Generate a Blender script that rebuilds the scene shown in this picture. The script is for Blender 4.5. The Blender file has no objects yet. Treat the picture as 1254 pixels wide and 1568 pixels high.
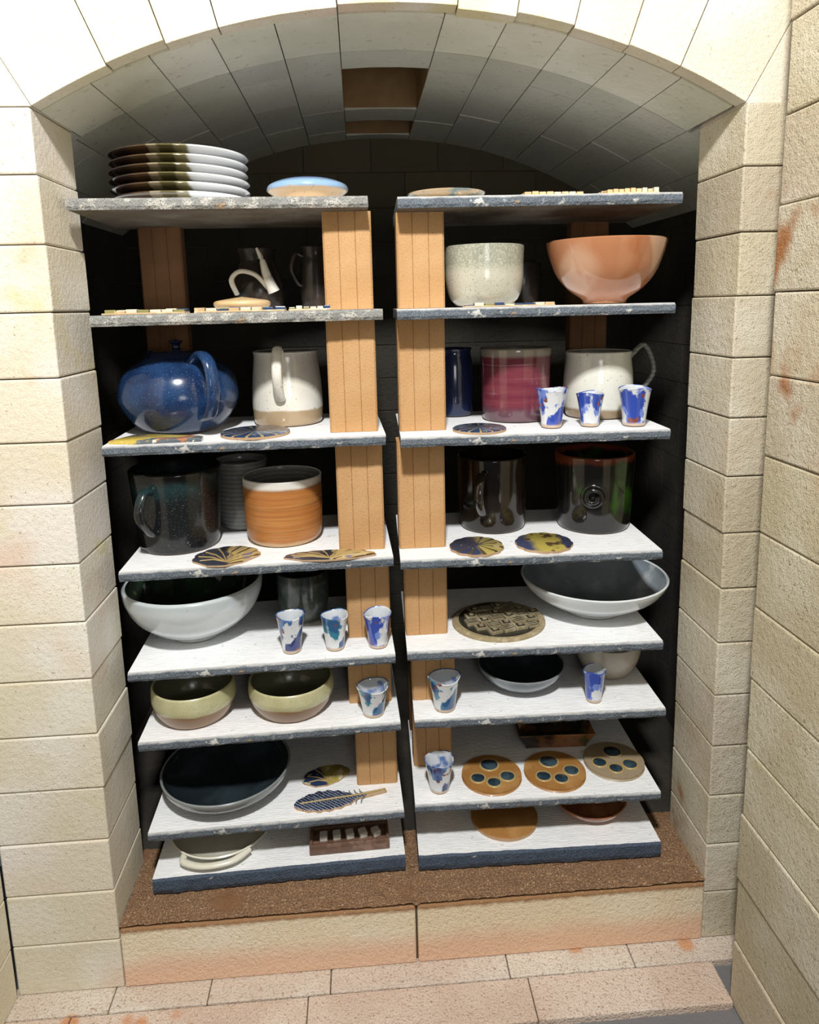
import bpy, math, random, bmesh
from mathutils import Vector, Matrix, noise
random.seed(7)
H=1.60
scene=bpy.context.scene
# ------------------------------------------------------------------ materials
def mk(name, base, layers=(), rough=.5, bump=(), coat=0.0, spec=.5, tint=False):
    m=bpy.data.materials.new(name); m.use_nodes=True
    nt=m.node_tree; N=nt.nodes; L=nt.links
    b=N['Principled BSDF']
    b.inputs['Roughness'].default_value=rough
    b.inputs['Coat Weight'].default_value=coat
    b.inputs['Coat Roughness'].default_value=.06
    b.inputs['Specular IOR Level'].default_value=spec
    tc=N.new('ShaderNodeTexCoord')
    def mp(stretch=(1,1,1)):
        n=N.new('ShaderNodeMapping'); n.inputs['Scale'].default_value=stretch
        L.new(tc.outputs['Object'],n.inputs['Vector']); return n.outputs['Vector']
    def rng(sock,lo,hi):
        n=N.new('ShaderNodeMapRange'); n.interpolation_type='SMOOTHSTEP'
        n.inputs['From Min'].default_value=lo; n.inputs['From Max'].default_value=hi
        L.new(sock,n.inputs['Value']); return n.outputs['Result']
    def math_(op,a,bv):
        n=N.new('ShaderNodeMath'); n.operation=op
        for i,v in enumerate((a,bv)):
            if isinstance(v,(int,float)): n.inputs[i].default_value=v
            else: L.new(v,n.inputs[i])
        return n.outputs[0]
    def nz(scale,stretch=(1,1,1),detail=4,dist=0):
        n=N.new('ShaderNodeTexNoise'); n.inputs['Scale'].default_value=scale
        n.inputs['Detail'].default_value=detail; n.inputs['Distortion'].default_value=dist
        L.new(mp(stretch),n.inputs['Vector']); return n.outputs['Fac']
    rgb=N.new('ShaderNodeRGB'); rgb.outputs[0].default_value=(*base,1); cur=rgb.outputs[0]
    for ly in layers:
        k=ly[0]; col=ly[4] if k in('noise','vor') else ly[-1]
        st=ly[5] if k in('noise','vor') and len(ly)>5 else (1,1,1)
        if k=='noise': fac=rng(nz(ly[1],st,dist=ly[6] if len(ly)>6 else 0),ly[2],ly[3])
        elif k=='vor':
            n=N.new('ShaderNodeTexVoronoi'); n.inputs['Scale'].default_value=ly[1]; L.new(mp(st),n.inputs['Vector'])
            fac=rng(n.outputs['Distance'],ly[2],ly[3])
        elif k in ('x','y','z'):
            s=N.new('ShaderNodeSeparateXYZ'); L.new(tc.outputs['Object'],s.inputs[0])
            v=s.outputs['xyz'.index(k)]
            v=math_('ADD',v,math_('MULTIPLY',math_('SUBTRACT',nz(ly[4]),.5),ly[3]))
            fac=rng(v,ly[1],ly[2])
        elif k=='wave':
            n=N.new('ShaderNodeTexWave'); n.bands_direction=ly[1]; n.inputs['Scale'].default_value=ly[2]
            n.inputs['Distortion'].default_value=ly[3]; L.new(mp(),n.inputs['Vector']); n.inputs['Detail Scale'].default_value=1.5
            fac=rng(n.outputs['Fac'],ly[4],ly[5])
        elif k=='ray':
            s=N.new('ShaderNodeSeparateXYZ'); L.new(tc.outputs['Object'],s.inputs[0])
            a=math_('ARCTAN2',math_('SUBTRACT',s.outputs[1],ly[2]),math_('SUBTRACT',s.outputs[0],ly[1]))
            fac=rng(math_('SINE',math_('MULTIPLY',a,ly[3]),0),ly[4],ly[5])
        mx=N.new('ShaderNodeMix'); mx.data_type='RGBA'
        L.new(fac,mx.inputs['Factor']); L.new(cur,mx.inputs['A']); mx.inputs['B'].default_value=(*col,1)
        cur=mx.outputs['Result']
    if tint:
        a=N.new('ShaderNodeVertexColor'); a.layer_name='tint'
        mx=N.new('ShaderNodeMix'); mx.data_type='RGBA'; mx.blend_type='MULTIPLY'; mx.inputs['Factor'].default_value=1
        L.new(cur,mx.inputs['A']); L.new(a.outputs['Color'],mx.inputs['B']); cur=mx.outputs['Result']
    L.new(cur,b.inputs['Base Color'])
    if bump:
        prev=None
        for sc,st,strg in bump:
            bn=N.new('ShaderNodeBump'); bn.inputs['Strength'].default_value=strg; bn.inputs['Distance'].default_value=.004 if not tint else .006
            L.new(nz(sc,st,detail=6),bn.inputs['Height'])
            if prev: L.new(prev,bn.inputs['Normal'])
            prev=bn.outputs['Normal']
        L.new(prev,b.inputs['Normal'])
    return m
# ------------------------------------------------------------------ mesh builder
class MB:
    def __init__(s): s.v=[];s.f=[];s.m=[];s.c=[]
    def add(s,vs,fs,m=0,c=(1,1,1)):
        o=len(s.v); s.v+=[tuple(v) for v in vs]
        for i,f in enumerate(fs):
            s.f.append([o+k for k in f]); s.m.append(m[i] if isinstance(m,list) else m); s.c.append(c)
    def box(s,x0,x1,y0,y1,z0,z1,m=0,c=(1,1,1),rot=0,piv=None):
        vs=[(x,y,z) for z in(z0,z1) for y in(y0,y1) for x in(x0,x1)]
        if rot:
            px,py=piv or ((x0+x1)/2,(y0+y1)/2); cs,sn=math.cos(rot),math.sin(rot)
            vs=[(px+(x-px)*cs-(y-py)*sn,py+(x-px)*sn+(y-py)*cs,z) for x,y,z in vs]
        s.add(vs,[(0,2,3,1),(4,5,7,6),(0,1,5,4),(2,6,7,3),(0,4,6,2),(1,3,7,5)],m,c)
    def lathe(s,prof,m=0,seg=56,cx=0,cy=0,cz=0,mats=None,warp=None):
        n=len(prof); vs=[]
        for j,(r,z) in enumerate(prof):
            for i in range(seg):
                a=2*math.pi*i/seg; rr=max(r,.0002); zz=z
                x,y=rr*math.cos(a),rr*math.sin(a)
                if warp: x,y,zz=warp(x,y,z,a)
                vs.append((cx+x,cy+y,cz+zz))
        fs=[];ms=[]
        for j in range(n-1):
            for i in range(seg):
                k=(i+1)%seg
                fs.append((j*seg+i,j*seg+k,(j+1)*seg+k,(j+1)*seg+i)); ms.append(mats[j] if mats else m)
        s.add(vs,fs,ms)
    def tube(s,pts,rad,m=0,seg=12,flat=1.0,side=None):
        P=[Vector(p) for p in pts]; n=len(P); vs=[]
        for i,p in enumerate(P):
            t=(P[min(i+1,n-1)]-P[max(i-1,0)]).normalized()
            sd=Vector(side) if side else (Vector((0,0,1)).cross(t) if abs(t.z)<.95 else Vector((1,0,0)))
            sd=(sd-t*sd.dot(t)).normalized(); u=t.cross(sd)
            r=rad[i] if isinstance(rad,list) else rad
            for k in range(seg):
                a=2*math.pi*k/seg; vs.append(p+sd*math.cos(a)*r*flat+u*math.sin(a)*r)
        fs=[(i*seg+k,i*seg+(k+1)%seg,(i+1)*seg+(k+1)%seg,(i+1)*seg+k) for i in range(n-1) for k in range(seg)]
        fs.append(tuple(range(seg))[::-1]); fs.append(tuple((n-1)*seg+k for k in range(seg)))
        s.add(vs,fs,m)
    def poly(s,out,z0,z1,m=0,mt=None):
        n=len(out); cx=sum(p[0] for p in out)/n; cy=sum(p[1] for p in out)/n
        vs=[(x,y,z0) for x,y in out]+[(x,y,z1-(z1-z0)*.3) for x,y in out]+[(cx+(x-cx)*.95,cy+(y-cy)*.95,z1) for x,y in out]+[(cx,cy,z1),(cx,cy,z0)]
        fs=[];ms=[]; tt=mt if mt is not None else m
        for i in range(n):
            k=(i+1)%n
            fs+= [(i,k,n+k,n+i),(n+i,n+k,2*n+k,2*n+i),(2*n+i,2*n+k,3*n),(k,i,3*n+1)]
            ms+=[m,tt,tt,m]
        s.add(vs,fs,ms)
    def build(s,name,mats,loc=(0,0,0),smooth=True,bevel=0,rotz=0):
        me=bpy.data.meshes.new(name); me.from_pydata(s.v,[],s.f); me.update()
        for mt in mats: me.materials.append(mt)
        ca=me.color_attributes.new('tint','FLOAT_COLOR','CORNER')
        for p in me.polygons:
            p.material_index=s.m[p.index]; p.use_smooth=smooth
            for li in p.loop_indices: ca.data[li].color=(*s.c[p.index],1)
        bm=bmesh.new(); bm.from_mesh(me); bmesh.ops.recalc_face_normals(bm,faces=bm.faces); bm.to_mesh(me); bm.free()
        if smooth:
            try: me.set_sharp_from_angle(angle=math.radians(50))
            except Exception: pass
        ob=bpy.data.objects.new(name,me); scene.collection.objects.link(ob)
        ob.location=loc; ob.rotation_euler=(0,0,rotz)
        if bevel:
            md=ob.modifiers.new('bevel','BEVEL'); md.width=bevel; md.segments=2; md.limit_method='ANGLE'; md.angle_limit=math.radians(40)
        return ob
# ------------------------------------------------------------------ room materials
joint=mk('joint_dark',(.10,.08,.05),rough=.95)
brick=mk('soft_brick',(.80,.74,.59),[('noise',4.0,.42,.62,(.86,.83,.75)),('noise',2.6,.56,.69,(.82,.66,.53)),('noise',5,.60,.72,(.76,.70,.44)),('noise',3.3,.67,.75,(.76,.48,.30)),('noise',330,.60,.68,(.62,.54,.42)),('noise',120,.68,.72,(.50,.43,.32))],rough=.92,bump=[(90,(1,1,1),.35),(420,(1,1,1),.35)],tint=True,spec=.2)
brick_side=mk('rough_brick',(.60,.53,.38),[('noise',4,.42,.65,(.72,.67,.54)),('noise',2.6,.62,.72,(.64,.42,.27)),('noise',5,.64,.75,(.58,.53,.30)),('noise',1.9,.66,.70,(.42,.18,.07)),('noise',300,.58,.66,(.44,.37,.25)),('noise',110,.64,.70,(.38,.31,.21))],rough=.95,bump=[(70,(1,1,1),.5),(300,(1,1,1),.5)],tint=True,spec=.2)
vaultm=mk('vault_brick',(.60,.60,.52),[('noise',5,.4,.7,(.68,.68,.61)),('noise',60,.6,.8,(.36,.35,.28))],rough=.42,bump=[(60,(1,1,1),.25),(300,(1,1,1),.2)],tint=True)
backm=mk('chamber_brick',(.018,.015,.010),[('noise',8,.4,.7,(.028,.024,.015)),('z',1.85,2.0,.05,4,(.10,.085,.05))],rough=.7,bump=[(80,(1,1,1),.4)],tint=True)  # interior shade put into the colour: near-black below, lighter towards the top
chm=mk('shaded_brick',(.025,.021,.016),[('noise',6,.4,.7,(.045,.038,.028))],rough=.9,bump=[(80,(1,1,1),.5)],tint=True)  # chamber brick darkened in its colour to stand for the shade inside
fluem=mk('flue_brick',(.26,.15,.06),[('noise',10,.4,.7,(.34,.22,.10))],rough=.7,bump=[(80,(1,1,1),.4)])
hearth_top=mk('hearth_crumb',(.23,.125,.065),[('noise',250,.5,.60,(.38,.24,.13)),('noise',420,.54,.62,(.08,.035,.02)),('noise',180,.64,.69,(.62,.46,.30)),('noise',9,.5,.7,(.22,.11,.05))],rough=.95,bump=[(150,(1,1,1),1.0),(50,(1,1,1),.8)])
sillm=mk('hearth_block',(.84,.72,.52),[('noise',4,.4,.7,(.88,.79,.62)),('z',.150,.085,.05,9,(.82,.56,.40)),('z',.188,.200,.012,50,(.36,.20,.10)),('noise',200,.62,.72,(.58,.42,.24))],rough=.9,bump=[(120,(1,1,1),.5),(300,(1,1,1),.4)],tint=True,spec=.2)
ledgem=mk('ledge_brick',(.70,.60,.52),[('noise',3,.42,.6,(.80,.74,.67)),('noise',150,.60,.66,(.50,.37,.30)),('noise',320,.58,.66,(.50,.38,.31)),('vor',8,.22,.10,(.68,.38,.22))],rough=.95,bump=[(190,(1,1,1),1),(60,(1,1,1),.5)],tint=True,spec=.2)
concrete=mk('concrete',(.17,.165,.17),[('noise',30,.45,.7,(.16,.155,.15))],rough=.9,bump=[(120,(1,1,1),.4)])
def t(v=.06):
    k=1-random.random()*v; return (k,k*(1-random.random()*.03),k*(1-random.random()*.06))
# ------------------------------------------------------------------ kiln geometry
YJ=1.463; YB=1.665; XL=-.6005; XR=.7907; ZLED=.048; ZH=.218; YBACK=2.56
CX=.093; CZ=.735; R=1.432
ch=.1298
def pier(x0,x1,name,side):
    mb=MB(); z=ZLED
    while z<1.987-.01:
        z1=min(z+ch,1.987)
        j=(random.random()-.5)*.004
        if side=='L': mb.box(x0,x1+j,YJ+random.random()*.003,YB,z+.0012,z1-.0012,0,t(.1))
        else: mb.box(x0+j,x1,YJ+random.random()*.003,YB,z+.0012,z1-.0012,0,t(.14))
        z=z1
    mb.box(x0+.006,x1-.006,YJ+.008,YB-.008,ZLED,1.985,1)
    return mb.build(name,[brick if side=='L' else brick_side,joint],smooth=False,bevel=.0035)
pier(-.84,XL,'wall_front_pier_left','L')
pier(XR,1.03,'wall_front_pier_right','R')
def arcpt(r,a): return (CX+r*math.sin(a),CZ+r*math.cos(a))
mb=MB()
xs=[XL,-.455,-.345,-.245,-.02,.21,.325,.437,.547,.652,XR]
angs=[math.asin((x-CX)/R) for x in xs]
def patch(mb,a0,a1,y0,y1,m=0,c=(1,1,1),r=R,th=.05,g=.0008,gy=.001,n=3):
    a0+=g;a1-=g;y0+=gy;y1-=gy;vs=[]
    for y in(y0,y1):
        for rr in(r,r+th):
            for k in range(n+1):
                x,z=arcpt(rr,a0+(a1-a0)*k/n); vs.append((x,y,z))
    q=n+1;fs=[]
    for k in range(n):
        fs+=[(k,k+1,q+k+1,q+k),(2*q+k,3*q+k,3*q+k+1,2*q+k+1),(k,2*q+k,2*q+k+1,k+1),(q+k,q+k+1,3*q+k+1,3*q+k)]
    fs+=[(0,q,3*q,2*q),(n,2*q+n,3*q+n,q+n)]
    mb.add(vs,fs,m,c)
for i in range(len(angs)-1):
    patch(mb,angs[i],angs[i+1],YJ+random.random()*.004,YJ+.045,0,t(.08),r=R+(random.random()-.5)*.008,th=.233,n=4)
mb.build('trim_arch_ring',[brick],smooth=False,bevel=.002)
mb=MB()
def outer(a): return arcpt(R+.238,a)
aL,aR=angs[0],angs[-1]
n=24; zt=2.62
for k in range(n):
    a0=aL+(aR-aL)*k/n;a1=aL+(aR-aL)*(k+1)/n
    p0=outer(a0);p1=outer(a1)
    vs=[(p0[0],YJ+.002,p0[1]),(p1[0],YJ+.002,p1[1]),(p1[0],YJ+.002,zt),(p0[0],YJ+.002,zt)]
    vs+=[(v[0],YB,v[2]) for v in vs]
    mb.add(vs,[(0,1,2,3),(7,6,5,4),(0,4,5,1),(3,2,6,7)],0,(.95,.93,.9))
def side_span(a,xo):
    xi,zi=arcpt(R,a); xo2,zo2=outer(a)
    vs=[(xi,zi),(xo2,zo2),(xo,zo2),(xo,zi)]
    vv=[(x,YJ+.003,z_) for x,z_ in vs]+[(x,YB,z_) for x,z_ in vs]
    mb.add(vv,[(0,1,2,3),(7,6,5,4),(0,4,5,1),(1,5,6,2),(2,6,7,3),(3,7,4,0)],0,t(.1))
    mb.box(min(xo,xo2),max(xo,xo2),YJ+.003,YB,zo2+.002,zt,0,t(.1))
side_span(aL,-.84); side_span(aR,1.03)
mb.build('wall_front_spandrel',[brick],smooth=False,bevel=.001)
X0,X1=-.79,.985
def chwall(name,xa,xb,xc,xd):
    mb=MB(); z=ZH-.05;k=0
    while z<1.87:
        z1=min(z+.118,1.87); off=.115 if k%2 else 0
        ys=[YB]+[YB+off+.23*q for q in range(0 if off else 1,5) if YB+off+.23*q<YBACK-.03]+[YBACK]
        for a,b_ in zip(ys,ys[1:]): mb.box(xa,xb,a+.001,b_-.001,z+.001,z1-.001,0,t(.15))
        z=z1;k+=1
    mb.box(xc,xd,YB,YBACK,ZH-.05,1.87,1)
    mb.build(name,[chm,joint],smooth=False)
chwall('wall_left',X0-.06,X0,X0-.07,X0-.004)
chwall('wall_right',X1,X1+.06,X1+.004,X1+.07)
mb=MB(); z=ZH-.05;k=0
while z<2.25:
    z1=z+.118; x=X0-.07-(.115 if k%2 else 0)
    while x<X1+.07:
        x1=x+.23; mb.box(max(x,X0-.07)+.001,min(x1,X1+.07)-.001,YBACK,YBACK+.06,z+.001,z1-.001,0,t(.2)); x=x1
    z=z1;k+=1
mb.box(X0-.07,X1+.07,YBACK+.004,YBACK+.07,ZH-.05,2.25,1)
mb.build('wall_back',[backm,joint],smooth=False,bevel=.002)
# barrel vault with the two flue openings
mb=MB()
fa0,fa1=-.079,.068
cols=[]
a=fa0
while a>-.66: cols.append((max(a-.087,-.672),a)); a-=.087
a=fa1
while a<.66: cols.append((a,min(a+.087,.672))); a+=.087
Y0=YB+.05
for i,(a0,a1) in enumerate(cols+[(fa0,fa1)]):
    b0,b1=max(a0,angs[0]),min(a1,angs[-1])
    if b1-b0>.01: patch(mb,b0,b1,YJ+.045,Y0,0,tuple(1.25*q for q in t(.1)))  # brighter tint paints the light falling near the vault mouth
for i,(a0,a1) in enumerate(cols):
    off=.12*(i%2)
    ys=[Y0]+[Y0+off+.24*q for q in range(0,5) if Y0+.02<Y0+off+.24*q<YBACK-.03]+[YBACK]
    for y0,y1 in zip(ys,ys[1:]): patch(mb,a0,a1,y0,y1,0,t(.12),r=R+(random.random()-.5)*.0025)
patch(mb,fa0,fa1,Y0,1.83,0,t(.1)); patch(mb,fa0,fa1,2.19,2.32,0,t(.1)); patch(mb,fa0,fa1,2.50,YBACK,0,t(.1))
patch(mb,-.672,angs[0],YB,Y0,0,(.9,.9,.9)); patch(mb,angs[-1],.672,YB,Y0,0,(.9,.9,.9))
mb.build('ceiling_vault',[vaultm],smooth=False)
mb=MB()
zf=CZ+R
for (y0,y1) in((1.83,2.19),(2.32,2.50)):
    xa,xb=CX+R*math.sin(fa0),CX+R*math.sin(fa1)
    mb.box(xa-.03,xa,y0-.0,y1,zf-.002,zf+.3); mb.box(xb,xb+.03,y0,y1,zf-.002,zf+.3)
    mb.box(xa-.03,xb+.03,y0-.03,y0,zf+.05,zf+.3); mb.box(xa,xb,y1,y1+.03,zf+.003,zf+.3)
    mb.box(xa-.03,xb+.03,y0-.03,y1+.03,zf+.3,zf+.32)
mb.build('ceiling_flue',[fluem],smooth=False)
# hearth, sill, ledge, floor
mb=MB()
nx,ny=260,70; vs=[];fs=[]
xa,xb,ya,yb=X0,X1,YJ,YBACK
for j in range(ny+1):
    for i in range(nx+1):
        x=xa+(xb-xa)*i/nx; y=ya+(yb-ya)*(j/ny)**1.8
        if y<YB+.004 : x=max(min(x,XR-.001),XL+.001)
        zz=ZH-.006+noise.noise(Vector((x*40,y*40,0)))*.003+noise.noise(Vector((x*130,y*130,3)))*.003
        if abs(x-.0865)<.0045 and y<YB: zz-=.006
        vs.append((x,y,min(zz,ZH-.001)))
for j in range(ny):
    for i in range(nx):
        a=j*(nx+1)+i; fs.append((a,a+1,a+nx+2,a+nx+1))
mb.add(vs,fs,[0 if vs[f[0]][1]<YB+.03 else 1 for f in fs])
mb.build('floor_hearth',[hearth_top,chm])  # rear hearth uses the dark brick, so its shade is painted in
mb=MB()
mb.box(XL+.002,.084,YJ-.001,YJ+.20,ZLED+.001,ZH-.014,0,(1,1,1)); mb.box(.089,XR-.002,YJ-.001,YJ+.20,ZLED+.001,ZH-.014,0,(.98,.96,.93))
mb.box(XL+.01,XR-.01,YJ+.01,YJ+.19,ZLED,ZH-.022,1)
mb.build('trim_hearth_sill',[sillm,joint],smooth=False,bevel=.004)
mb=MB()
r1=[-1.1,-.62,-.40,-.12,.30,.60,1.05];r2=[-1.1,-.70,-.17,.34,.785]
for a,b_ in zip(r1,r1[1:]): mb.box(a+.001,b_-.001,YJ-.058,YJ+.02,-.06,ZLED+random.random()*.001,0,t(.06))
for a,b_ in zip(r2,r2[1:]): mb.box(a+.001,b_-.001,YJ-.163,YJ-.060,-.06,ZLED-random.random()*.002,0,(.97,.88,.82))
mb.box(-1.1,.78,YJ-.155,YJ+.01,-.06,ZLED-.006,1)
mb.build('floor_ledge',[ledgem,joint],smooth=False,bevel=.003)
mb=MB(); mb.box(-1.6,1.9,-2.2,1.9,-.08,.030)
mb.build('floor',[concrete],smooth=False)
mb=MB(); z=ZLED;k=0
while z<2.6:
    z1=z+.1298; y=YJ-.001-(.12 if k%2 else .23)
    ys=[YJ-.001]
    while y>.35: ys.append(y); y-=.23
    ys.append(.3)
    for a,b_ in zip(ys[1:],ys): mb.box(-.96,-.842+random.random()*.002,a+.001,b_-.001,z+.001,z1-.001,0,t(.1))
    z=z1;k+=1
mb.build('wall_flank_left',[brick],smooth=False,bevel=.003)
mb=MB(); z=.031;k=0
while z<2.55:
    z1=z+.158; ys=[1.323]; y=1.323-.46-(.2 if k%2 else 0)
    while y>.3: ys.append(y); y-=.46
    ys.append(.15)
    for a,b_ in zip(ys[1:],ys): mb.box(.785+random.random()*.004,.92,a+.001,b_-.001+(random.random()-.5)*.006,z+.001,z1-.001,0,t(.12))
    z=z1;k+=1
mb.box(.795,.91,.16,1.312,.031,2.5,1)
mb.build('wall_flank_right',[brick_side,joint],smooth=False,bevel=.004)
# ------------------------------------------------------------------ shelves
wash=mk('kiln_wash',(.90,.91,.92),[('noise',22,.45,.7,(.82,.84,.86),(1,4,1)),('noise',9,.60,.74,(.76,.77,.76)),('noise',60,.66,.74,(.58,.59,.60)),('noise',18,.70,.76,(.62,.54,.40))],rough=.85,bump=[(45,(1,5,1),.6),(200,(1,1,1),.3)],spec=.3)
edge=mk('shelf_edge',(.10,.125,.155),[('noise',420,.48,.6,(.19,.215,.24)),('noise',32,.62,.70,(.58,.58,.56)),('noise',22,.70,.76,(.38,.26,.15)),('noise',500,.58,.68,(.05,.06,.07)),('z',-.006,-.001,.008,25,(.50,.50,.49))],rough=.85,bump=[(180,(1,1,1),.9),(60,(1,1,1),.6)])
edge_b=mk('shelf_edge_dark',(.05,.075,.12),[('noise',400,.5,.64,(.11,.14,.18)),('noise',40,.68,.76,(.6,.6,.58)),('noise',500,.6,.7,(.02,.03,.05))],rough=.8,bump=[(180,(1,1,1),.9),(60,(1,1,1),.6)])
under=mk('shelf_underside',(.15,.12,.085),[('noise',12,.4,.7,(.22,.20,.17)),('noise',120,.6,.7,(.08,.07,.06))],rough=.9,bump=[(120,(1,1,1),.5)])
edge_top=mk('shelf_edge_tan',(.27,.27,.25),[('noise',30,.5,.62,(.50,.48,.43)),('noise',18,.66,.74,(.42,.28,.16)),('noise',400,.5,.62,(.14,.15,.16))],rough=.85,bump=[(180,(1,1,1),.9),(60,(1,1,1),.7)])
LZ=[z+H for z in(.2315,-.0034,-.2797,-.5642,-.8045,-.9791,-1.2153,-1.3400)]
RZ=[z+H for z in(.2276,-.0049,-.2864,-.5717,-.7980,-.9735,-1.1990,-1.3404)]
LX=[-.5819,-.5573,-.5590,-.5497,-.5518,-.5440,-.5412,-.5416]
RX=[.0900,.0831,.0834,.0755,.0856,.0991,.0949,.1014]
SD=.37
def shelf(x0,y0,rot,z,th,em,seed):
    mb=MB(); W=.61; n=90
    sec=[(.004,-th),(0,-th*.7),(0,-.005),(.0045,0),(SD-.004,0),(SD,-.005),(SD,-th*.7),(SD-.004,-th)]
    mt=[1,1,1,0,1,1,1,2]; vs=[]
    for i in range(n+1):
        x=W*i/n
        for k,(yy,zz) in enumerate(sec):
            j=noise.noise(Vector((x*28,seed*3.1,k*.9)))*.002+noise.noise(Vector((x*90,seed*1.7,k)))*.0011
            jy=j if k<4 else 0; jz=j if k in(0,1) else (-abs(j) if k==2 else 0)
            if k==0: jz=max(j,0)
            ex=(.002*noise.noise(Vector((yy*40,zz*200,seed))) if i in(0,n) else 0)
            vs.append((x+ex,yy+jy,zz+jz*.6))
    q=len(sec);fs=[];ms=[]
    for i in range(n):
        for k in range(q):
            l=(k+1)%q; fs.append((i*q+k,(i+1)*q+k,(i+1)*q+l,i*q+l)); ms.append(mt[k])
    fs.append(tuple(range(q))); fs.append(tuple(n*q+k for k in range(q))[::-1]); ms+=[1,1]
    mb.add(vs,fs,ms)
    return mb.build('kiln_shelf',[wash,em,under],loc=(x0,y0,z),smooth=False,rotz=rot)
TH=.023
for i in range(8):
    em=edge_top if i in(0,1) else (edge_b if i==7 else edge)
    shelf(LX[i],1.538,.0309,LZ[i],LZ[7]-ZH if i==7 else TH,em,i+1)
    shelf(RX[i],1.551,-.0233,RZ[i],RZ[7]-ZH if i==7 else TH,edge if i in(0,1) else em,i+11)
# ------------------------------------------------------------------ posts
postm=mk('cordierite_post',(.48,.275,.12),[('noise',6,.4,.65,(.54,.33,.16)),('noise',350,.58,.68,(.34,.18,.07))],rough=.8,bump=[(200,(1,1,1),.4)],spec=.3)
postd=mk('shaded_post',(.16,.075,.03),[('noise',6,.4,.65,(.22,.11,.05))],rough=.85)  # darker copy of the post material; shade at the back is painted in
def post(x0,x1,y0,z0,z1,dep=.062):
    mb=MB(); w=x1-x0; g=.0018
    f2=[(0,.004),(.004,0),(.32*w,0),(.33*w,g),(.34*w,0),(.66*w,0),(.67*w,g),(.68*w,0),(w-.004,0),(w,.004)]
    o=f2+[(w-x,dep-y) for x,y in f2]; n=len(o)
    vs=[(x,y,0) for x,y in o]+[(x,y,z1-z0) for x,y in o]
    fs=[(i,(i+1)%n,n+(i+1)%n,n+i) for i in range(n)]+[tuple(range(n))[::-1],tuple(range(n,2*n))]
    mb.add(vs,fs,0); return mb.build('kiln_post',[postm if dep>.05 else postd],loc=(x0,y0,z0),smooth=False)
LP={1:(-.073,.034,1.615),2:(-.074,.035,1.608),3:(-.065,.043,1.615),4:(-.054,.052,1.655),5:(-.058,.049,1.653),6:(-.047,.058,1.662),7:(-.045,.058,1.70)}
RP={1:(.089,.195,1.615),2:(.086,.195,1.630),3:(.078,.190,1.630),4:(.088,.192,1.638),5:(.101,.208,1.640),6:(.104,.205,1.70),7:(.106,.21,1.72)}
e=.0006
for i,(a,b_,y) in LP.items(): post(a,b_,y,LZ[i]+e,LZ[i-1]-TH-e)
for i,(a,b_,y) in RP.items(): post(a,b_,y,RZ[i]+e,RZ[i-1]-TH-e)
for i in range(1,8):
    xa_,xc_=(-.54,.555) if i<3 else (-.055,.105)
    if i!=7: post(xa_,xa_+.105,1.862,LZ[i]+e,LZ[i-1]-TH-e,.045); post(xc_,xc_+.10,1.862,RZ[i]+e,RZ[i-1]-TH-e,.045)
# ------------------------------------------------------------------ pottery helpers
def lz(i): return LZ[i]+.0006
def rz(i): return RZ[i]+.0006
def vessel(outer,th=.005,floor=.008):
    prof=[(0,.001),(outer[0][0]*.9,.001)]; ms=[2,2]
    for p in outer: prof.append(p); ms.append(0)
    rt=outer[-1]; prof.append((rt[0]-th*.5,rt[1]+th*.4)); ms.append(0)
    prof.append((rt[0]-th,rt[1])); ms.append(1)
    for r,z in reversed(outer[:-1]):
        if z>floor*1.4: prof.append((max(r-th,.001),z)); ms.append(1)
    prof.append((max(outer[0][0]-th,.01),floor)); ms.append(1); prof.append((0,floor))
    return prof,ms
def smoothp(pts,n=5):
    out=[]; P=pts
    for i in range(len(P)-1):
        p0=P[max(i-1,0)];p1=P[i];p2=P[i+1];p3=P[min(i+2,len(P)-1)]
        for k in range(n):
            t_=k/n
            out.append(tuple(.5*((2*b)+(-a+c)*t_+(2*a-5*b+4*c-d)*t_*t_+(-a+3*b-3*c+d)*t_**3) for a,b,c,d in zip(p0,p1,p2,p3)))
    out.append(tuple(P[-1])); return out
def handle(mb,r0,z0,r1,z1,out,ang,rad=.007,flat=1.5,m=0,rise=0):
    ca,sa=math.cos(ang),math.sin(ang)
    P=[(r0-.004,z0),(r0+out*.7,z0+rise+.004),(r0+out*1.25,z0*.55+z1*.45+rise*.3),(r1+out*.45,z1+(z0-z1)*.08),(r1-.004,z1)]
    mb.tube([(r*ca,r*sa,z) for r,z in smoothp(P,5)],rad,m,flat=flat,side=(-sa,ca,0))
def pot(name,outer,mats,loc,th=.005,handles=(),warp=None,seg=56,rotz=0,floor=.008,extra=None):
    mb=MB(); pr,ms=vessel(smoothp(outer),th,floor); mb.lathe(pr,mats=ms,warp=warp,seg=seg)
    for h in handles: handle(mb,**h)
    if extra: extra(mb)
    return mb.build(name,mats,loc=loc,rotz=rotz)
def toward(x,y): return math.atan2(-y,-x)
clay=mk('bare_clay',(.45,.30,.18),[('noise',150,.55,.7,(.3,.19,.1))],rough=.8)
g_blue=mk('blue_glaze',(.008,.022,.07),[('noise',14,.4,.65,(.015,.045,.125)),('noise',330,.60,.70,(.07,.14,.26)),('z',.03,.0,.01,30,(.02,.03,.07))],rough=.2,coat=.3)
g_blue_d=mk('navy_glaze',(.012,.022,.07),rough=.15,coat=.5)
g_cream=mk('speckled_cream',(.72,.70,.62),[('noise',10,.45,.7,(.80,.79,.73)),('noise',230,.66,.71,(.22,.16,.10)),('noise',110,.70,.74,(.16,.11,.07)),('z',.043,.037,.012,18,(.42,.31,.19))],rough=.2,coat=.5)
g_cream2=mk('speckled_white',(.74,.74,.66),[('noise',230,.66,.71,(.20,.17,.10)),('noise',110,.69,.73,(.20,.17,.10)),('z',.03,.02,.01,18,(.30,.22,.13))],rough=.18,coat=.5)
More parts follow.
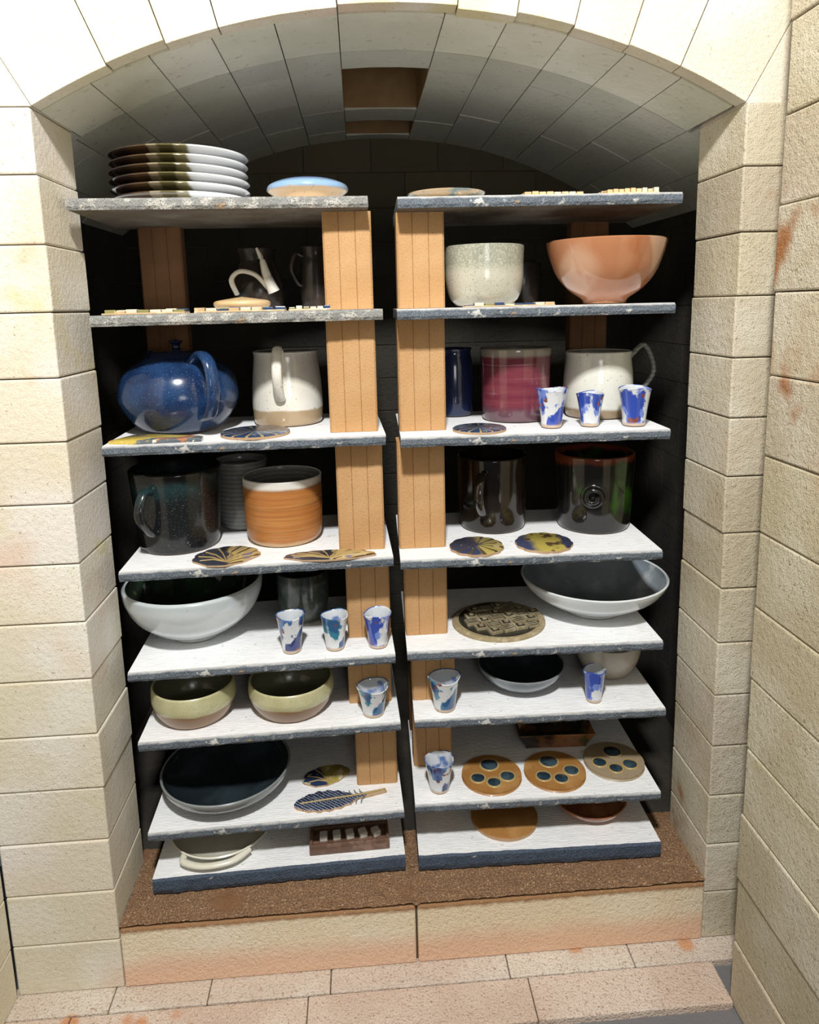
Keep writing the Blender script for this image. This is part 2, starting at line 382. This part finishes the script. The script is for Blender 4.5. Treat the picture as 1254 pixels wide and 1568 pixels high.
g_blk=mk('black_teal_glaze',(.008,.009,.010),[('z',.12,.17,.05,12,(.012,.03,.033)),('noise',400,.64,.70,(.13,.17,.17)),('z',.165,.185,.02,20,(.01,.01,.008))],rough=.18,coat=.2)
g_orange=mk('orange_ash_glaze',(.40,.15,.035),[('noise',9,.42,.65,(.50,.22,.06),(.4,.4,9)),('noise',6,.5,.7,(.26,.10,.03),(.4,.4,14)),('z',.140,.150,.006,20,(.70,.69,.64)),('z',.018,.008,.01,20,(.62,.40,.20))],rough=.4,coat=.15,bump=[(12,(.3,.3,12),.5)])
g_grey=mk('grey_glaze',(.22,.225,.21),[('noise',60,.55,.7,(.28,.28,.27)),('wave','Z',28,1,.4,.8,(.16,.165,.16))],rough=.25,coat=.3)
g_white=mk('white_blue_glaze',(.60,.65,.68),[('noise',6,.45,.7,(.70,.74,.75)),('z',.11,.135,.02,16,(.50,.56,.58)),('noise',70,.72,.76,(.35,.3,.25))],rough=.2,coat=.6)
g_dkin=mk('dark_green_inside',(.018,.024,.016),[('noise',12,.5,.65,(.022,.05,.026)),('noise',25,.64,.72,(.07,.08,.03))],rough=.08,coat=.8)
g_smoke=mk('smoke_green_glaze',(.05,.065,.055),[('noise',40,.5,.7,(.10,.12,.11)),('z',.10,.12,.01,15,(.02,.025,.02)),('noise',220,.68,.74,(.3,.33,.3))],rough=.15,coat=.5)
g_celery=mk('celery_glaze',(.45,.43,.24),[('noise',16,.4,.7,(.55,.53,.33)),('noise',330,.62,.70,(.28,.24,.10)),('z',.046,.041,.014,14,(.27,.15,.07))],rough=.3,coat=.3)
g_celery_in=mk('celery_inside',(.16,.16,.10),rough=.25,coat=.3)  # inside colour darkened to stand for the shade within the bowl
g_steel=mk('steel_blue_glaze',(.11,.14,.165),[('noise',18,.4,.7,(.17,.21,.24)),('z',.05,.062,.008,20,(.22,.24,.24)),('noise',200,.66,.73,(.3,.3,.28))],rough=.22,coat=.5)
g_steel_in=mk('steel_inside',(.015,.022,.028),[('noise',8,.45,.65,(.03,.045,.055))],rough=.1,coat=.7)
g_pink=mk('maroon_pink_glaze',(.15,.025,.045),[('noise',5,.42,.65,(.20,.045,.06),(.6,.6,9)),('noise',7,.60,.70,(.32,.16,.18),(.5,.5,16)),('z',.045,.02,.02,16,(.12,.06,.075)),('z',.155,.166,.006,15,(.30,.27,.22))],rough=.15,coat=.7)
g_oil=mk('oil_black_glaze',(.012,.008,.006),[('noise',14,.52,.66,(.022,.012,.006),(1,1,.3)),('noise',24,.62,.72,(.015,.035,.008),(1,1,.4)),('noise',18,.68,.74,(.13,.14,.14),(2,2,.25))],rough=.13,coat=.5)
g_oil2=mk('oil_rust_glaze',(.010,.009,.008),[('noise',14,.55,.66,(.02,.06,.006),(1,1,.4)),('noise',24,.66,.72,(.10,.12,.12),(1,1,.2)),('z',.172,.186,.07,9,(.13,.028,.01))],rough=.13,coat=.5)
g_spgreen=mk('speckled_sage',(.30,.31,.24),[('noise',220,.45,.60,(.42,.42,.34)),('z',.10,.07,.02,14,(.50,.48,.39)),('noise',400,.60,.68,(.16,.16,.11))],rough=.2,coat=.6)
g_terra=mk('terracotta_glaze',(.42,.18,.085),[('wave','DIAGONAL',2.6,2.5,.6,.8,(.52,.30,.19)),('noise',12,.55,.7,(.38,.14,.055)),('z',.012,.004,.003,14,(.35,.15,.07))],rough=.16,coat=.7)
g_palebowl=mk('pale_blue_glaze',(.64,.68,.70),[('noise',6,.45,.7,(.72,.75,.76))],rough=.2,coat=.6)
g_palein=mk('grey_blue_inside',(.20,.24,.27),[('noise',7,.4,.6,(.30,.34,.37)),('noise',12,.6,.7,(.42,.45,.47))],rough=.15,coat=.6)
g_taupe=mk('taupe_glaze',(.36,.31,.24),[('noise',220,.6,.7,(.18,.14,.10)),('z',.03,.06,.01,15,(.44,.40,.33))],rough=.3,coat=.3)
g_redbr=mk('redbrown_glaze',(.28,.09,.035),[('noise',12,.45,.7,(.45,.20,.08))],rough=.15,coat=.6)
g_tan=mk('tan_glaze',(.62,.42,.20),[('noise',8,.4,.7,(.70,.50,.28)),('noise',200,.66,.72,(.4,.25,.1))],rough=.4)
g_white2=mk('cream_white_glaze',(.72,.70,.58),[('noise',10,.45,.7,(.80,.79,.70))],rough=.25,coat=.4)
def cupm(nm,c1,c2,sc):
    return mk(nm,(.66,.68,.70),[('noise',sc*1.5,.45,.48,c2,(1,1,.8)),('noise',sc*1.2,.46,.49,c1,(1,1,.7)),('noise',sc*1.9,.62,.64,(.20,.06,.05)),('z',.012,.006,.004,20,(.55,.42,.30))],rough=.14,coat=.8)
cups=[cupm('cup_glaze_a',(.03,.07,.38),(.16,.24,.60),15),cupm('cup_glaze_b',(.02,.10,.24),(.03,.20,.28),12),cupm('cup_glaze_c',(.02,.035,.16),(.05,.14,.36),17)]
cup_in=mk('cup_inside',(.60,.63,.66),[('noise',20,.5,.6,(.10,.18,.42))],rough=.15,coat=.7)
# ---- left stack, top shelf
plate_m=mk('plate_tri_glaze',(.84,.85,.86),[('x',.052,.044,.012,40,(.25,.22,.12)),('x',.025,.018,.012,60,(.10,.085,.035)),('x',-.008,-.014,.012,40,(.24,.20,.13)),('x',-.03,-.036,.012,40,(.07,.04,.02)),('x',-.06,-.09,.02,30,(.025,.014,.012))],rough=.12,coat=.8)
mb=MB(); zz=0
for k in range(6):
    r=.150+random.uniform(-.003,.003)
    pr=[(0,0),(.085,0),(.09,.003),(.125,.007),(r,.0135),(r+.0015,.0165),(r-.001,.0185),(r-.006,.0175),(.12,.0125),(.08,.0085),(0,.0085)]
    mb.lathe(smoothp(pr,3),0,seg=64,cz=zz,cx=random.uniform(-.003,.003)); zz+=.0186
mb.build('plate_stack',[plate_m],loc=(-.392,1.725,lz(0)))
lid_m=mk('lid_blue_tan',(.58,.40,.22),[('z',.024,.030,.004,40,(.25,.40,.60)),('noise',90,.6,.7,(.40,.3,.2)),('z',.043,.05,.004,30,(.12,.2,.42))],rough=.25,coat=.5)
mb=MB(); mb.lathe(smoothp([(0,0),(.060,0),(.066,.004),(.078,.018),(.090,.027),(.090,.034),(.084,.041),(.06,.050),(.03,.055),(0,.056)],4)); mb.build('blue_dish',[lid_m],loc=(-.104,1.68,lz(0)))
# ---- second shelf
dk=mk('dark_brown_glaze',(.022,.018,.015),[('noise',12,.5,.65,(.05,.035,.025))],rough=.25,coat=.1,spec=.35)
horn=mk('bone_glaze',(.62,.60,.54),rough=.3,coat=.3)
def ex(mb):
    P=smoothp([(-.045,-.06,.042),(-.052,-.085,.075),(-.03,-.09,.094),(.005,-.085,.085),(.03,-.07,.055)],5); mb.tube(P,.0055,3,flat=1.2)
    P=smoothp([(.045,-.075,.045),(.030,-.08,.085),(.022,-.08,.118),(.010,-.08,.148)],5); n=len(P); mb.tube(P,[.013*(1-i/n)+.002 for i in range(n)],3,flat=1)
pot('dark_pitcher',[(.05,.002),(.06,.02),(.064,.06),(.05,.10),(.042,.125),(.048,.15)],[dk,dk,clay,horn],(-.245,1.83,lz(1)),extra=ex)
pot('dark_vase',[(.035,.002),(.04,.03),(.038,.10),(.034,.13),(.037,.15)],[dk,dk,clay],(-.10,1.80,lz(1)),th=.004,handles=[dict(r0=.037,z0=.13,r1=.038,z1=.06,out=.02,ang=math.radians(200),rad=.005)])
mb=MB(); mb.lathe(smoothp([(0,0),(.045,0),(.06,.010),(.064,.018),(.058,.024),(.035,.028),(.014,.031),(0,.033)],4)); mb.build('tan_dish',[g_tan],loc=(-.265,1.68,lz(1)+.001))
tilem=[mk('tile_tan',(.55,.38,.20),[('noise',40,.5,.65,(.70,.55,.35))],rough=.4,coat=.3),mk('tile_olive',(.26,.24,.09),rough=.25,coat=.4),mk('tile_navy',(.03,.06,.14),rough=.2,coat=.5),mk('tile_bone',(.62,.58,.46),rough=.35)]
def mosaic(name,w,d,loc,nx,ny,rot=0,th=.007,mats=None,hj=.004):
    mb=MB(); mb.box(-w/2,w/2,-d/2,d/2,0,th*.5,0)
    for i in range(nx):
        for j in range(ny):
            if random.random()<.12: continue
            x0=-w/2+w*i/nx;y0=-d/2+d*j/ny
            mb.box(x0+.001,x0+w/nx-.001,y0+.001,y0+d/ny-.001,th*.4,th+random.random()*hj,random.randrange(4),rot=random.uniform(-.06,.06))
    return mb.build(name,mats or tilem,loc=loc,rotz=rot,smooth=False,bevel=.0012)
mosaic('mosaic_tile',.17,.055,(-.45,1.572,lz(1)),7,3,.03)
mosaic('mosaic_tile',.19,.060,(-.252,1.582,lz(1)),8,3,.03)
mosaic('mosaic_tile',.09,.035,(-.105,1.580,lz(1)),6,2,.03)
# ---- third shelf
def ext(mb):
    mb.lathe(smoothp([(0,.170),(.068,.174),(.070,.180),(.05,.190),(.012,.194),(.010,.205),(.016,.212),(0,.216)],4),m=1)
    A=toward(-.43,1.76)+.42; ca,sa=math.cos(A),math.sin(A)
    P=smoothp([(.085,.168),(.125,.186),(.165,.165),(.175,.105),(.155,.055),(.120,.040)],5)
    mb.tube([(r*ca,r*sa,z) for r,z in P],.009,0,flat=1.7,side=(-sa,ca,0))
    B=A+math.pi; ca,sa=math.cos(B),math.sin(B)
    P=smoothp([(.11,.10),(.135,.125),(.15,.155),(.158,.182)],5); n=len(P)
    mb.tube([(r*ca,r*sa,z) for r,z in P],[.026-.014*i/n for i in range(n)],0)
pot('blue_teapot',[(.075,.002),(.10,.015),(.132,.06),(.138,.095),(.122,.140),(.085,.168),(.070,.176)],[g_blue,g_blue_d,clay],(-.432,1.722,lz(2)),extra=ext)
pot('speckled_mug',[(.080,.002),(.084,.01),(.087,.05),(.084,.11),(.078,.165),(.080,.178)],[g_cream,g_grey,clay],(-.184,1.785,lz(2)),handles=[dict(r0=.079,z0=.172,r1=.085,z1=.07,out=.038,ang=toward(-.184,1.785)-.18,rad=.008,flat=1.5,rise=.012)])
ym=mk('yellow_shard',(.55,.42,.08),[('noise',12,.5,.56,(.10,.12,.14)),('noise',22,.58,.64,(.40,.16,.08)),('noise',90,.6,.7,(.75,.7,.5))],rough=.3,coat=.4)
mb=MB(); mb.poly([(-.10,-.025),(-.04,-.04),(.10,-.032),(.098,.0),(.03,.022),(-.02,.045),(-.07,.040)],0,.008,0); mb.build('yellow_tile',[ym],loc=(-.452,1.587,lz(2)))
navy_disc=mk('navy_coaster',(.03,.05,.11),[('noise',20,.5,.6,(.07,.12,.22)),('ray',0,0,14,.75,.95,(.40,.30,.14)),('noise',60,.66,.7,(.4,.36,.26))],rough=.22,coat=.5)
def coaster(name,r,loc,mt,th=.008,lob=0):
    mb=MB(); n=72; out=[]
    for i in range(n):
        a=2*math.pi*i/n; k=1+(.05*abs(math.sin(lob*a/2)) if lob else 0)+.01*noise.noise(Vector((math.cos(a)*2,math.sin(a)*2,r*50)))
        out.append((r*k*math.cos(a),r*k*math.sin(a)))
    mb.poly(out,0,th,0,1); return mb.build(name,[clay,mt],loc=loc)
coaster('blue_coaster',.078,(-.245,1.627,lz(2)),navy_disc)
# ---- fourth shelf
pot('black_mug',[(.088,.002),(.094,.008),(.098,.04),(.103,.12),(.108,.185),(.107,.195)],[g_blk,g_blk,clay],(-.458,1.725,lz(3)),handles=[dict(r0=.104,z0=.155,r1=.099,z1=.055,out=.038,ang=toward(-.458,1.725)-.60,rad=.008,flat=1.5)])
pot('grey_jar',[(.05,.002),(.06,.012),(.068,.06),(.068,.11),(.066,.165),(.069,.18)],[g_grey,g_grey,clay],(-.322,1.855,lz(3)))
pot('orange_tumbler',[(.080,.002),(.086,.008),(.092,.02),(.095,.06),(.096,.11),(.096,.15),(.097,.162)],[g_orange,g_grey,clay],(-.203,1.735,lz(3)))
leafm=mk('shell_glaze',(.03,.04,.07),[('x',.0,.012,.05,30,(.50,.37,.15)),('ray',-.05,-.07,34,.55,.8,(.06,.04,.02)),('noise',30,.6,.68,(.20,.17,.25)),('noise',45,.66,.7,(.55,.5,.4))],rough=.25,coat=.5)
gold=mk('ochre_line',(.42,.30,.12),rough=.35)
def fan(name,w,d,loc,mt,rot,th=.008,lobes=7):
    mb=MB(); out=[]; n=lobes*8
    for i in range(n+1):
        u=i/n; a=math.radians(-20+220*u); s=1+.07*abs(math.sin(u*lobes*math.pi))
        out.append((w/2*math.cos(a)*s,d/2*math.sin(a)*s))
    out+=[(-w*.30,-d*.42),(-w*.05,-d*.5),(w*.22,-d*.42)]
    mb.poly(out,0,th*.7,0,1)
    for k in range(lobes+1):
        a=math.radians(-20+220*k/lobes)
        P=[(0,-d*.38,th*.62),(w*.22*math.cos(a),d*.22*math.sin(a)-d*.1,th*.8),(w*.44*math.cos(a),d*.44*math.sin(a),th*.68)]
        mb.tube(P,.0016,2,seg=6)
    return mb.build(name,[clay,mt,gold],loc=loc,rotz=rot)
fan('shell_dish',.145,.125,(-.325,1.605,lz(3)),leafm,.2)
fan('shell_dish',.20,.062,(-.085,1.578,lz(3)),leafm,-.02,lobes=9)
# ---- fifth shelf
pot('white_bowl',[(.062,.002),(.066,.010),(.105,.030),(.145,.065),(.165,.105),(.170,.135),(.168,.142)],[g_white,g_dkin,clay],(-.438,1.735,lz(4)),th=.007)
pot('smoky_tumbler',[(.052,.002),(.06,.01),(.066,.05),(.068,.10),(.068,.13)],[g_smoke,g_dkin,clay],(-.172,1.80,lz(4)))
def wcup(name,r,h,loc,m,rot):
    def warp(x,y,z,a):
        k=z/h; return x*(1+.05*k*math.cos(2*a+rot)),y*(1+.05*k*math.sin(2*a)),z*(1+.03*math.cos(2*a+rot))
    pot(name,[(r*.60,.002),(r*.64,.006),(r*.70,h*.3),(r*.80,h*.6),(r*.93,h*.9),(r*1.0,h)],[m,cup_in,clay],loc,th=.0035,warp=warp,seg=40,rotz=rot)
wcup('small_blue_cup',.034,.092,(-.187,1.605,lz(4)),cups[2],.3)
wcup('small_blue_cup',.034,.085,(-.084,1.607,lz(4)),cups[1],1.4)
wcup('small_blue_cup',.035,.084,(.019,1.607,lz(4)),cups[0],2.6)
# ---- sixth shelf
gb=lambda r,h:[(r*.72,.002),(r*.80,.006),(r*.93,.028),(r*1.0,.05),(r*1.0,h*.8),(r*.98,h)]
pot('celery_bowl',gb(.101,.086),[g_celery,g_celery_in,clay],(-.437,1.655,lz(5)),th=.006)
pot('celery_bowl',gb(.105,.080),[g_celery,g_celery_in,clay],(-.200,1.660,lz(5)),th=.006)
wcup('small_blue_cup',.040,.074,(.002,1.603,lz(5)),cups[1],.9)
# ---- seventh shelf
pot('steel_blue_bowl',[(.080,.002),(.085,.008),(.125,.022),(.152,.042),(.162,.060),(.163,.067)],[g_steel,g_steel_in,clay],(-.380,1.690,lz(6)),th=.006)
fe=mk('feather_glaze',(.025,.035,.08),[('x',.055,.068,.012,40,(.50,.32,.12)),('wave','DIAGONAL',60,2,.75,.95,(.35,.38,.45))],rough=.25,coat=.5)
mb=MB(); out=[]
for i in range(25):
    u=i/24; x=-.115+.17*u; out.append((x,.034*math.sin(min(u*1.15,.999)*math.pi)**.6*(1+.10*math.sin(u*40))+.004))
out+=[(.075,.009),(.115,.016),(.118,.008)]
for i in range(25):
    u=1-i/24; x=-.115+.17*u; out.append((x,-.03*math.sin(min(u*1.1,.999)*math.pi)**.6*(1+.10*math.sin(u*40))-.002))
mb.poly(out,0,.008,0,1)
mb.tube([(-.1,0,.008),(-.03,.001,.0095),(.05,.003,.0095),(.115,.012,.009)],.0022,2,seg=8)
for i in range(12):
    x=-.09+.013*i
    for sg in(1,-1): mb.tube([(x+.012,0,.0085),(x,sg*.012,.0088),(x-.004,sg*.024,.0082)],.0011,3,seg=6)
mb.build('feather_dish',[clay,fe,gold,g_steel],loc=(-.088,1.607,lz(6)),rotz=.10)
lf=mk('bird_glaze',(.36,.30,.07),[('x',.0,-.012,.02,30,(.02,.035,.09)),('noise',40,.58,.66,(.6,.55,.35))],rough=.3,coat=.4)
fan('leaf_dish',.12,.075,(-.128,1.705,lz(6)),lf,.3,lobes=5)
# ---- bottom shelf left
mb=MB(); pr,ms=vessel(smoothp([(.09,.002),(.10,.006),(.122,.018),(.133,.030)]),.006); mb.lathe(pr,mats=ms)
P=smoothp([(-.075,-.105,.022),(-.07,-.125,.020),(-.02,-.140,.017),(.045,-.130,.018),(.082,-.098,.022)],6)
mb.tube(P,.007,0,flat=1.3); mb.build('handled_dish',[g_white2,g_white2,clay],loc=(-.400,1.69,lz(7)))
brn=mk('brown_tray',(.13,.07,.045),[('noise',30,.5,.65,(.22,.13,.09))],rough=.5,coat=.2)
mb=MB(); mb.box(-.10,.10,-.035,.035,0,.018); mb.box(-.10,.10,-.035,-.027,.017,.028); mb.box(-.10,.10,.027,.035,.017,.028); mb.box(-.10,-.092,-.026,.026,.017,.028); mb.box(.092,.10,-.026,.026,.017,.028)
for k in range(5): mb.box(-.075+.033*k,-.055+.033*k,-.012,.012,.017,.032,1,rot=.1*k)
mb.build('brown_tray',[brn,horn],loc=(-.070,1.615,lz(7)),smooth=False,bevel=.003,rotz=.03)
# ---- right stack
rimt=mk('dish_teal_rim',(.55,.40,.24),[('noise',30,.5,.62,(.18,.26,.26)),('noise',80,.6,.7,(.75,.65,.5))],rough=.35,coat=.3)
mb=MB(); mb.lathe(smoothp([(0,0),(.05,0),(.055,.004),(.080,.012),(.086,.016),(.083,.018),(.05,.012),(0,.011)],4))
mb.build('shallow_dish',[rimt],loc=(.205,1.65,rz(0)))
mosaic('textured_tile',.13,.06,(.43,1.60,rz(0)),8,3,-.02,mats=[g_tan,tilem[3],g_tan,tilem[0]])
mosaic('textured_tile',.115,.08,(.605,1.61,rz(0)),9,4,-.02,th=.011,mats=[g_tan,tilem[3],g_tan,tilem[0]])
pot('sage_bowl',[(.062,.002),(.068,.006),(.082,.025),(.090,.06),(.091,.10),(.0925,.135)],[g_spgreen,g_grey,clay],(.294,1.675,rz(1)))
pot('terracotta_bowl',[(.050,.002),(.053,.012),(.085,.035),(.113,.07),(.130,.115),(.136,.140)],[g_terra,g_redbr,clay],(.574,1.655,rz(1)),th=.007)
pot('dark_cup',[(.035,.002),(.042,.02),(.048,.06),(.046,.11)],[dk,dk,clay],(.425,1.85,rz(1)),th=.004)
mosaic('mosaic_tile',.20,.035,(.33,1.572,rz(1)),9,2,-.02,th=.005)
pot('navy_jar',[(.04,.002),(.048,.01),(.052,.06),(.050,.13),(.044,.165),(.048,.175)],[g_blue_d,g_blue_d,clay],(.244,1.855,rz(2)),th=.005)
pot('maroon_mug',[(.078,.002),(.083,.008),(.085,.05),(.0865,.12),(.089,.170),(.0885,.178)],[g_pink,g_grey,clay],(.388,1.765,rz(2)))
pot('cream_mug',[(.072,.002),(.080,.008),(.086,.05),(.086,.10),(.081,.145),(.083,.163)],[g_cream2,g_grey,clay],(.600,1.765,rz(2)),handles=[dict(r0=.082,z0=.148,r1=.085,z1=.055,out=.045,ang=math.radians(-8),rad=.0065,flat=1.4,m=1,rise=.025)])
coaster('blue_coaster',.062,(.270,1.612,rz(2)),navy_disc,th=.007)
wcup('small_blue_cup',.036,.090,(.440,1.613,rz(2)),cups[0],.2)
wcup('small_blue_cup',.032,.078,(.531,1.612,rz(2)),cups[0],1.7)
wcup('small_blue_cup',.040,.088,(.632,1.600,rz(2)),cups[0],2.9)
pot('dark_mug',[(.078,.002),(.083,.008),(.087,.05),(.089,.12),(.0905,.18),(.090,.190)],[g_oil,g_oil,clay],(.332,1.785,rz(3)),handles=[dict(r0=.089,z0=.15,r1=.087,z1=.055,out=.036,ang=toward(.332,1.785)-.25,rad=.008,flat=1.5)])
def face(mb):
    A=toward(.59,1.745); ca,sa=math.cos(A),math.sin(A); P=[]
    for i in range(40):
        a=i*.33; r=.030-.0005*i; P.append((ca*(.096+.0004*i)-sa*r*math.cos(a),sa*(.096+.0004*i)+ca*r*math.cos(a),.10+r*math.sin(a)))
    mb.tube(P,.006,0,seg=8,side=(ca,sa,0))
pot('dark_mug',[(.085,.002),(.090,.008),(.095,.05),(.098,.12),(.101,.185),(.100,.194)],[g_oil2,g_oil2,clay],(.590,1.752,rz(3)),extra=face)
pet=mk('petal_coaster_glaze',(.04,.05,.10),[('x',-.005,.02,.06,25,(.42,.34,.10)),('ray',0,0,12,.5,.8,(.09,.06,.03)),('vor',45,.10,.04,(.60,.52,.30)),('noise',30,.64,.7,(.5,.4,.2))],rough=.25,coat=.4)
pet2=mk('ochre_coaster_glaze',(.42,.34,.08),[('x',-.02,-.045,.04,25,(.05,.06,.12)),('noise',25,.55,.62,(.10,.06,.03)),('x',.035,.05,.03,25,(.03,.04,.09))],rough=.25,coat=.4)
coaster('petal_coaster',.062,(.261,1.612,rz(3)),pet,lob=12)
coaster('petal_coaster',.066,(.425,1.616,rz(3)),pet2,lob=12)
pot('wide_bowl',[(.078,.002),(.082,.008),(.125,.030),(.163,.055),(.183,.080),(.189,.094)],[g_palebowl,g_palein,clay],(.592,1.745,rz(4)),th=.007)
rim_o=mk('plaque_rim',(.30,.24,.13),[('noise',60,.5,.65,(.42,.35,.22))],rough=.7)
ol=mk('plaque_olive',(.24,.20,.12),[('noise',50,.5,.65,(.40,.35,.23))],rough=.5,coat=.2); bk=mk('plaque_black',(.03,.028,.022),rough=.3,coat=.3)
mb=MB(); n=64
mb.poly([(.119*math.cos(2*math.pi*i/n),.112*math.sin(2*math.pi*i/n)) for i in range(n)],0,.009,0,0)
mb.lathe([(.001,.0088),(.102,.0091),(.101,.0096),(0,.0097)],2,seg=48)
for i in range(-3,4):
    for j in range(-3,4):
        x=i*.034+(.006 if j%2 else -.006);y=j*.032
        if math.hypot(x/.106,y/.100)<.93:
            w=.0155; l=.0145; rr=random.uniform(-.12,.12); h_=.013+.004*random.random()
            mb.box(x-w,x+w,y-l,y+l,.008,h_,1,rot=rr)
            if (i+j)%2:
                mb.box(x-w*.62,x+w*.62,y-l*.62,y+l*.62,h_-.001,h_+.0012,2,rot=rr); mb.box(x-w*.35,x+w*.35,y-l*.35,y+l*.35,h_,h_+.004,1,rot=rr)
            else:
                for q in(-.5,.1,.65): mb.box(x-w*.8,x+w*.8,y+l*q-.0012,y+l*q+.0012,h_-.001,h_+.001,2,rot=rr,piv=(x,y))
mb.build('relief_plaque',[rim_o,ol,bk],loc=(.328,1.685,rz(4)),smooth=False,bevel=.0008,rotz=.25)
wcup('small_blue_cup',.040,.084,(.177,1.598,rz(5)),cups[1],.5)
pot('slate_bowl',[(.055,.002),(.060,.006),(.085,.020),(.105,.042),(.112,.058)],[g_steel,g_steel_in,clay],(.388,1.695,rz(5)))
wcup('small_blue_cup',.029,.082,(.548,1.592,rz(5)),cups[0],2.2)
pot('taupe_bowl',[(.05,.002),(.06,.006),(.075,.03),(.084,.06),(.087,.09)],[g_taupe,g_taupe,clay],(.632,1.735,rz(5)))
wcup('small_blue_cup',.038,.082,(.161,1.606,rz(6)),cups[2],1.1)
orn=mk('ochre_disc_glaze',(.36,.17,.045),[('noise',12,.45,.7,(.46,.25,.09)),('noise',160,.62,.7,(.28,.13,.04))],rough=.4,coat=.2)
orn2=mk('sand_disc_glaze',(.36,.28,.18),[('noise',160,.6,.7,(.25,.19,.11))],rough=.4,coat=.2)
teal=mk('teal_pool_glaze',(.02,.04,.06),[('noise',40,.5,.65,(.045,.08,.10))],rough=.1,coat=.8)
def pools(r,loc,mt,rot):
    mb=MB(); mb.lathe(smoothp([(0,0),(r*.95,0),(r,.003),(r,.007),(r*.94,.0085),(0,.0085)],3),0)
    for q,(a,d,rr) in enumerate([(90,.46,.32),(202,.55,.25),(270,.48,.24),(338,.55,.26)]):
        a=math.radians(a); x,y=r*d*math.cos(a),r*d*math.sin(a)
        mb.lathe([(0,.0085),(r*rr+.003,.0086),(r*rr+.002,.0105),(r*rr,.011),(r*rr-.002,.0102)],2,seg=28,cx=x,cy=y); mb.lathe([(r*rr-.001,.009),(r*rr-.003,.0106),(0,.0112)],1,seg=28,cx=x,cy=y)
    mb.build('pool_disc',[mt,teal,gold],loc=loc,rotz=rot)
pools(.0745,(.300,1.640,rz(6)),orn,.0); pools(.0765,(.465,1.638,rz(6)),orn,.2); pools(.0755,(.630,1.662,rz(6)),orn2,-.2)
tr=mk('dark_tray_glaze',(.035,.025,.02),[('noise',9,.48,.6,(.30,.12,.04)),('noise',18,.6,.68,(.08,.09,.03))],rough=.12,coat=.7)
mb=MB(); w,d=.105,.062
mb.box(-w*.8,w*.8,-d*.8,d*.8,0,.012)
vs=[(-w*.8,-d*.8,.006),(w*.8,-d*.8,.006),(w*.8,d*.8,.006),(-w*.8,d*.8,.006),(-w,-d,.045),(w,-d,.045),(w,d,.045),(-w,d,.045),(-w*.94,-d*.92,.045),(w*.94,-d*.92,.045),(w*.94,d*.92,.045),(-w*.94,d*.92,.045),(-w*.74,-d*.72,.0125),(w*.74,-d*.72,.0125),(w*.74,d*.72,.0125),(-w*.74,d*.72,.0125)]
fs=[]
for L0 in(0,4,8):
    for i in range(4): k=(i+1)%4; fs.append((L0+i,L0+k,L0+4+k,L0+4+i))
mb.add(vs,fs,0); mb.build('dark_square_dish',[tr],loc=(.500,1.79,rz(6)),smooth=False,bevel=.003,rotz=-.05)
coaster('ochre_plate',.088,(.338,1.665,rz(7)),orn,th=.010)
pot('redbrown_bowl',[(.060,.002),(.066,.005),(.088,.016),(.098,.032)],[g_redbr,g_redbr,clay],(.575,1.690,rz(7)))
# ------------------------------------------------------------------ camera
cd=bpy.data.cameras.new('camera'); cam=bpy.data.objects.new('camera',cd); scene.collection.objects.link(cam)
p,yw,rl=.1717,.0666,.0241
F=Vector((math.sin(yw)*math.cos(p),math.cos(yw)*math.cos(p),-math.sin(p)))
Rv=Vector((math.cos(yw),-math.sin(yw),0)); U=Rv.cross(F)
c,s=math.cos(rl),math.sin(rl)
R2=Rv*c-U*s; U2=Rv*s+U*c
M=Matrix((R2,U2,-F)).transposed().to_4x4(); M.translation=(0,0,H)
cam.matrix_world=M
cd.sensor_fit='HORIZONTAL'; cd.sensor_width=36; cd.lens=36*1089.9/1254; cd.shift_y=-(784-658.6)/1254
cd.clip_start=.02
scene.camera=cam
# ------------------------------------------------------------------ lights
def area(name,loc,target,size,power,col=(1,1,1)):
    l=bpy.data.lights.new(name,'AREA'); l.energy=power; l.size=size; l.color=col
    o=bpy.data.objects.new(name,l); scene.collection.objects.link(o); o.location=loc
    o.rotation_euler=(Vector(target)-Vector(loc)).to_track_quat('-Z','Y').to_euler(); return o
area('ceiling_lamp',(-.05,-.15,3.15),(.05,1.6,.8),.16,89,(1,.99,.97))
area('fill_light',(.25,-.25,1.55),(.1,1.8,1.9),.4,3.0,(1,.99,.97))  # added fill beside the camera, brightens the vault; no visible source
w=bpy.data.worlds.new('world'); scene.world=w; w.use_nodes=True
w.node_tree.nodes['Background'].inputs[0].default_value=(.9,.95,1,1); w.node_tree.nodes['Background'].inputs[1].default_value=.07
scene.view_settings.view_transform='Standard'
